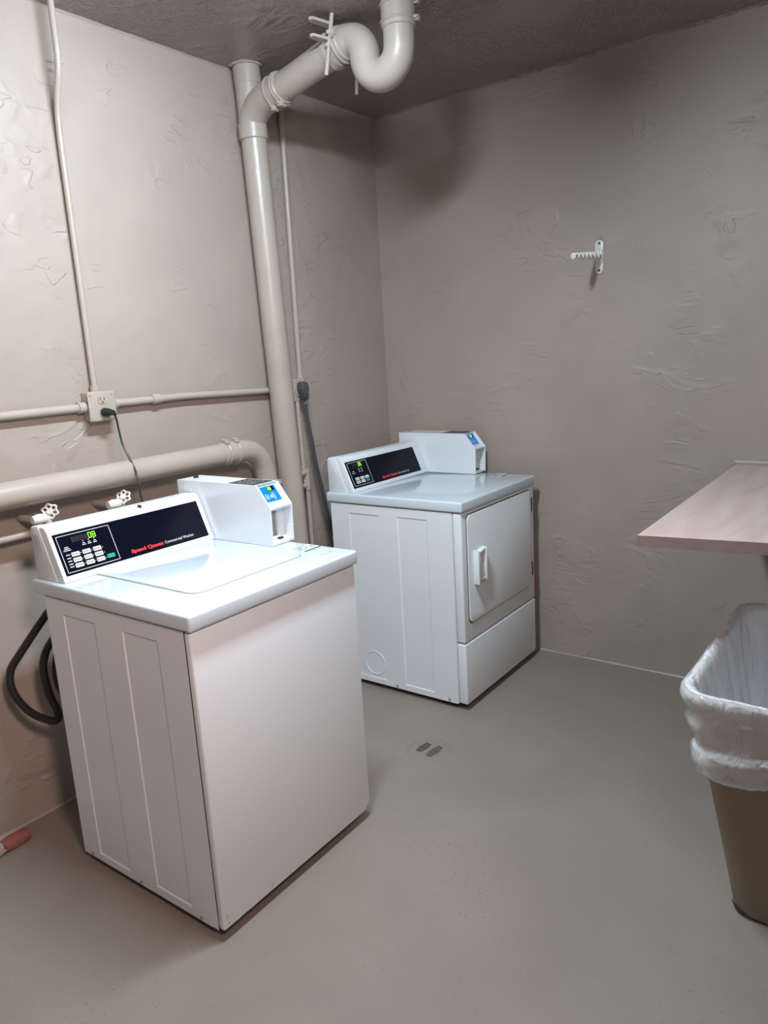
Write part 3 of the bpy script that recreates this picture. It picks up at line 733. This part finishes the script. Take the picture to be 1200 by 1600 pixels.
# ------------------------------------------------------------------ folding table
P = (1.77, 1.29, .985)
tb = thing('folding_counter', 'pinkish wood-laminate counter jutting in from the right above the waste bin', 'table', P)
top_poly = [(1.771, 1.284), (XR-.002, 1.462), (XR-.002, YB-.002), (1.753, YB-.002)]
off(obj('counter_top', prism(bmesh.new(), top_poly, 'z', .953, .985, .001, 1), M_LAM, tb), P)
n_ = V((.178, -1.177, 0)).normalized()
bm = prism(bmesh.new(), [(1.771, 1.284), (1.7705, 1.2825), (XR-.002, 1.4605), (XR-.002, 1.462)], 'z', .9525, .9845); off(obj('front_edging', bm, M_LAMEDGE, tb, 0), P)
bm = prism(bmesh.new(), [(1.7695, 1.284), (1.771, 1.284), (1.753, YB-.002), (1.7515, YB-.002)], 'z', .9525, .9845); off(obj('side_edging', bm, M_LAMEDGE, tb, 0), P)
bm = B((XR-.04, 1.50, .90), (XR-.001, YB-.03, .952)); off(obj('wall_cleat', bm, M_PIPE, tb, 0), P)
bm = B((2.60, 1.50, .90), (2.64, YB-.003, .952)); off(obj('under_rail', bm, M_PIPE, tb, 0), P)
bm = B((2.60, 1.46, 0), (2.64, 1.50, .952)); off(obj('leg', bm, M_PIPE, tb, 0), P)
bm = bmesh.new()
prism(bm, [(1.745, .9855), (XR-.003, .9855), (XR-.003, .996), (1.750, .998)], 'y', YB-.010, YB-.0005, .002)
struct(obj('trim_5', bm, M_PIPE, None, 0))

# ------------------------------------------------------------------ waste bin with liner
BX0, BX1, BY0, BY1, BZ = 1.945, 2.43, 1.065, 1.76, .655
cxb, cyb = (BX0+BX1)/2, (BY0+BY1)/2
def loop(x0, x1, y0, y1, r, n_side=26, n_c=12):
    pts = []
    for (cx_, cy_, a0) in ((x1-r, y1-r, 0), (x0+r, y1-r, 90), (x0+r, y0+r, 180), (x1-r, y0+r, 270)):
        for s in range(n_c+1):
            a = math.radians(a0+90*s/n_c); pts.append((cx_+r*math.cos(a), cy_+r*math.sin(a), a))
    # densify straight runs
    out = []; k = len(pts)
    for i in range(k):
        p, q = pts[i], pts[(i+1) % k]; L = math.hypot(q[0]-p[0], q[1]-p[1])
        m_ = n_side if (i % (n_c+1)) == n_c else 1
        for s in range(m_): t = s/m_; out.append((p[0]+(q[0]-p[0])*t, p[1]+(q[1]-p[1])*t, p[2]))
    return out
def loft(name, levels, m, parent, wr=None, cap=None, smooth=60):
    bm = bmesh.new(); rows = []
    for li, (z, ins, r) in enumerate(levels):
        Lp = loop(BX0+ins, BX1-ins, BY0+ins, BY1-ins, r)
        row = []
        for i, (x_, y_, a) in enumerate(Lp):
            p = V((x_, y_, z)); dx, dy = x_-cxb, y_-cyb; nn = V((math.cos(a), math.sin(a), 0))
            if wr: p = wr(p, nn, li/(len(levels)-1), i/len(Lp))
            row.append(bm.verts.new(p))
        rows.append(row)
    k = len(rows[0])
    for i in range(len(rows)-1):
        for j in range(k): bm.faces.new((rows[i][j], rows[i][(j+1) % k], rows[i+1][(j+1) % k], rows[i+1][j]))
    if cap is not None: bm.faces.new(rows[cap])
    return obj(name, bm, m, parent, smooth)
bin_ = thing('waste_bin', 'tall beige plastic waste bin at the right edge, lined with a clear bag', 'bin', (cxb, cyb, 0))
def insz(z): return .012 + (1-z/BZ)*.105
lv = [(0.0, insz(0)+.012, .05), (.006, insz(0)+.004, .055), (.02, insz(.02), .058)] + [(z, insz(z), .06) for z in (.1, .2, .3, .4, .5, .6)] + [(BZ-.032, .012, .062), (BZ-.030, .006, .068), (BZ-.010, .006, .068), (BZ-.006, .009, .066), (BZ-.010, .013, .062), (BZ-.03, .019, .06), (.3, insz(.3)+.005, .055), (.03, insz(0)+.01, .05)]
o = loft('bin_body', lv, M_BIN, bin_, cap=0); off(o, (cxb, cyb, 0))
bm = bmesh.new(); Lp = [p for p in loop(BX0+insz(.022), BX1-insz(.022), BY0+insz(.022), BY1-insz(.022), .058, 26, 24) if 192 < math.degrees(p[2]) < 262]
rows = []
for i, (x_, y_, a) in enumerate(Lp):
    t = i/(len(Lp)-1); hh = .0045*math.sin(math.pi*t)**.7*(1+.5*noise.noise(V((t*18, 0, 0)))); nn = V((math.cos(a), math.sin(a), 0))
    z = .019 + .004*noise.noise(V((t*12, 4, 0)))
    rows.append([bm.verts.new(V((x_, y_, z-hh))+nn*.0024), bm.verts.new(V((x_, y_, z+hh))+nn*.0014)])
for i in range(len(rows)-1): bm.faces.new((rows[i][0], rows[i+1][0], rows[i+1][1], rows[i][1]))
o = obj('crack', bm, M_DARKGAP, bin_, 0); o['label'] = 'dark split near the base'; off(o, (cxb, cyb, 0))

def wr_in(p, nn, t, u):
    # t 0 = rim .. 1 = deep inside; vertical folds grow downwards
    a = u*2*math.pi; q = V((math.cos(a)*5.0, math.sin(a)*5.0, p.z*1.2)); f = noise.noise(q)*.032 + noise.noise(q*2.7)*.014
    g = min(1, max(0, (t-.12)*2.2)); fine = noise.noise(p*70)*.004
    p = p - nn*(abs(f)*g) + nn*fine*(1-g*.6)
    p.z += .004*noise.noise(V((a*9, 3, 0)))*(1-g)
    if p.y > 1.55 and t < .35: p.z += .018*min(1, (p.y-1.55)/.18)*max(0, 1-t*1.5)
    return p
bag = thing('bin_liner', 'translucent white plastic bag lining the beige waste bin and folded over its rim', 'bag', (cxb, cyb, .4))
lv = [(BZ+.006, .000, .072), (BZ+.0065, .006, .070), (BZ+.004, .016, .064), (BZ-.012, .022, .062)] + [(BZ-.03-.03*k, .026+.005*k, .06) for k in range(17)] + [(.10, .16, .06), (.09, .19, .03)]
o = loft('bag_inside', lv, M_FILM, bag, wr_in, cap=-1); off(o, (cxb, cyb, .4))
def wr_out(p, nn, t, u):
    a = u*2*math.pi; q = V((math.cos(a)*2.2, math.sin(a)*2.2, p.z*22)); g = min(1, t*5)
    f = noise.noise(q)*.006 + noise.noise(V((p.x*8, p.y*8, p.z*70)))*.006 + noise.noise(V((p.x*14+p.z*30, p.y*14, p.z*60)))*.006*min(1, t*1.6)
    fold = noise.noise(V((p.x*16, p.y*16, p.z*7)))*.012*max(0, t-.55)*2
    p = p + nn*((f+fold)*g)
    if p.y > 1.55: p.z += .018*min(1, (p.y-1.55)/.18)*max(0, 1-t*2)
    p.z += g*t*(.045*(p.x-BX0)/.3 + .018*noise.noise(V((a*3.1, 1, 0))) + .004*noise.noise(V((a*21, 5, 0))))
    return p
prof = [(BZ+.006, .0), (BZ+.004, -.006), (BZ-.004, -.009), (BZ-.016, -.009), (BZ-.030, -.005), (BZ-.045, .001), (BZ-.06, .003), (BZ-.08, .005), (BZ-.10, .009), (BZ-.12, .014), (BZ-.135, .020), (BZ-.150, .024), (BZ-.158, .018), (BZ-.166, .013), (BZ-.176, .012), (BZ-.19, .014), (BZ-.205, .017), (BZ-.22, .021), (BZ-.235, .028), (BZ-.248, .035), (BZ-.256, .042), (BZ-.250, .046)]
o = loft('bag_cuff', [(z, i_, .072) for z, i_ in prof], M_FILM2, bag, wr_out); off(o, (cxb, cyb, .4))

# ------------------------------------------------------------------ floor drain
P = (.921, 1.466, 0)
dr = thing('floor_drain', 'round painted drain cover with two columns of slots in the floor', 'drain', P)
poly = [(.088*math.cos(2*math.pi*i/40), .068*math.sin(2*math.pi*i/40)) for i in range(40)]
e1 = V((.80, .60, 0)); e2 = V((-.60, .80, 0))   # slot frame: e1 across the two columns, e2 stacking
ringo = bmesh.new(); rr = []
for i in range(48):
    a = 2*math.pi*i/48; rr.append([ringo.verts.new(V((R*math.cos(a), R*math.sin(a), z))) for R, z in ((.088, .0003), (.083, .0022), (.076, .003), (.074, .0012))])
for i in range(48):
    for j in range(3): ringo.faces.new((rr[i][j], rr[(i+1) % 48][j], rr[(i+1) % 48][j+1], rr[i][j+1]))
obj('rim', ringo, M_FLOOR, dr)
cov = obj('cover', CY((0, 0, .0002), (0, 0, 1), .075, .0016, 40), M_FLOOR, dr)
for cx_, y0_, y1_ in ((-.026, -.028, .034), (.026, -.038, .037)):
    for k in range(7):
        t = k/6; y_ = y0_ + (y1_-y0_)*t; hl = .019 - .006*abs(t-.5)*2
        obj('slot', B((cx_-hl+.004*(t-.5), y_-.0034, .0016), (cx_+hl+.004*(t-.5), y_+.0034, .0021)), M_DARKGAP, cov, 0)

# ------------------------------------------------------------------ rubble by the left wall
def rubble(name, label, pts, size, m, seed):
    bm = bmesh.new(); bmesh.ops.create_icosphere(bm, subdivisions=3, radius=1)
    for v in bm.verts:
        c_ = v.co.copy(); mx_ = max(abs(c_.x), abs(c_.y), abs(c_.z)); c_ = c_.lerp(c_/mx_, .75)
        c_ *= 1 + .16*noise.noise(v.co*1.7 + V((seed, 0, 0))) + .06*noise.noise(v.co*5 + V((seed, 3, 0)))
        v.co = V((c_.x*size[0], c_.y*size[1], c_.z*size[2]))
    mn = min(v.co.z for v in bm.verts)
    for v in bm.verts: v.co.z -= mn
    o = obj(name, bm, m, None, 40); o.location = pts; o.rotation_euler = (0, 0, .05*seed); return tag(o, label, 'rubble', 'rubble at the foot of the left wall')
rubble('brick_fragment', 'broken piece of red brick on the floor beside the left wall', (.078, .275, 0), (.024, .048, .016), M_BRICK, 1)
rubble('plaster_fragment', 'pale painted plaster chunk touching the red brick piece by the wall', (.085, .185, 0), (.026, .046, .017), M_CHIP, 2)
rubble('plaster_fragment', 'small pale plaster crumb at the left frame edge by the wall', (.125, .155, 0), (.014, .018, .012), M_CHIP, 4)
rubble('plaster_fragment', 'long pale plaster sliver lying against the foot of the left wall', (.035, .215, 0), (.012, .075, .012), M_CHIP, -1)
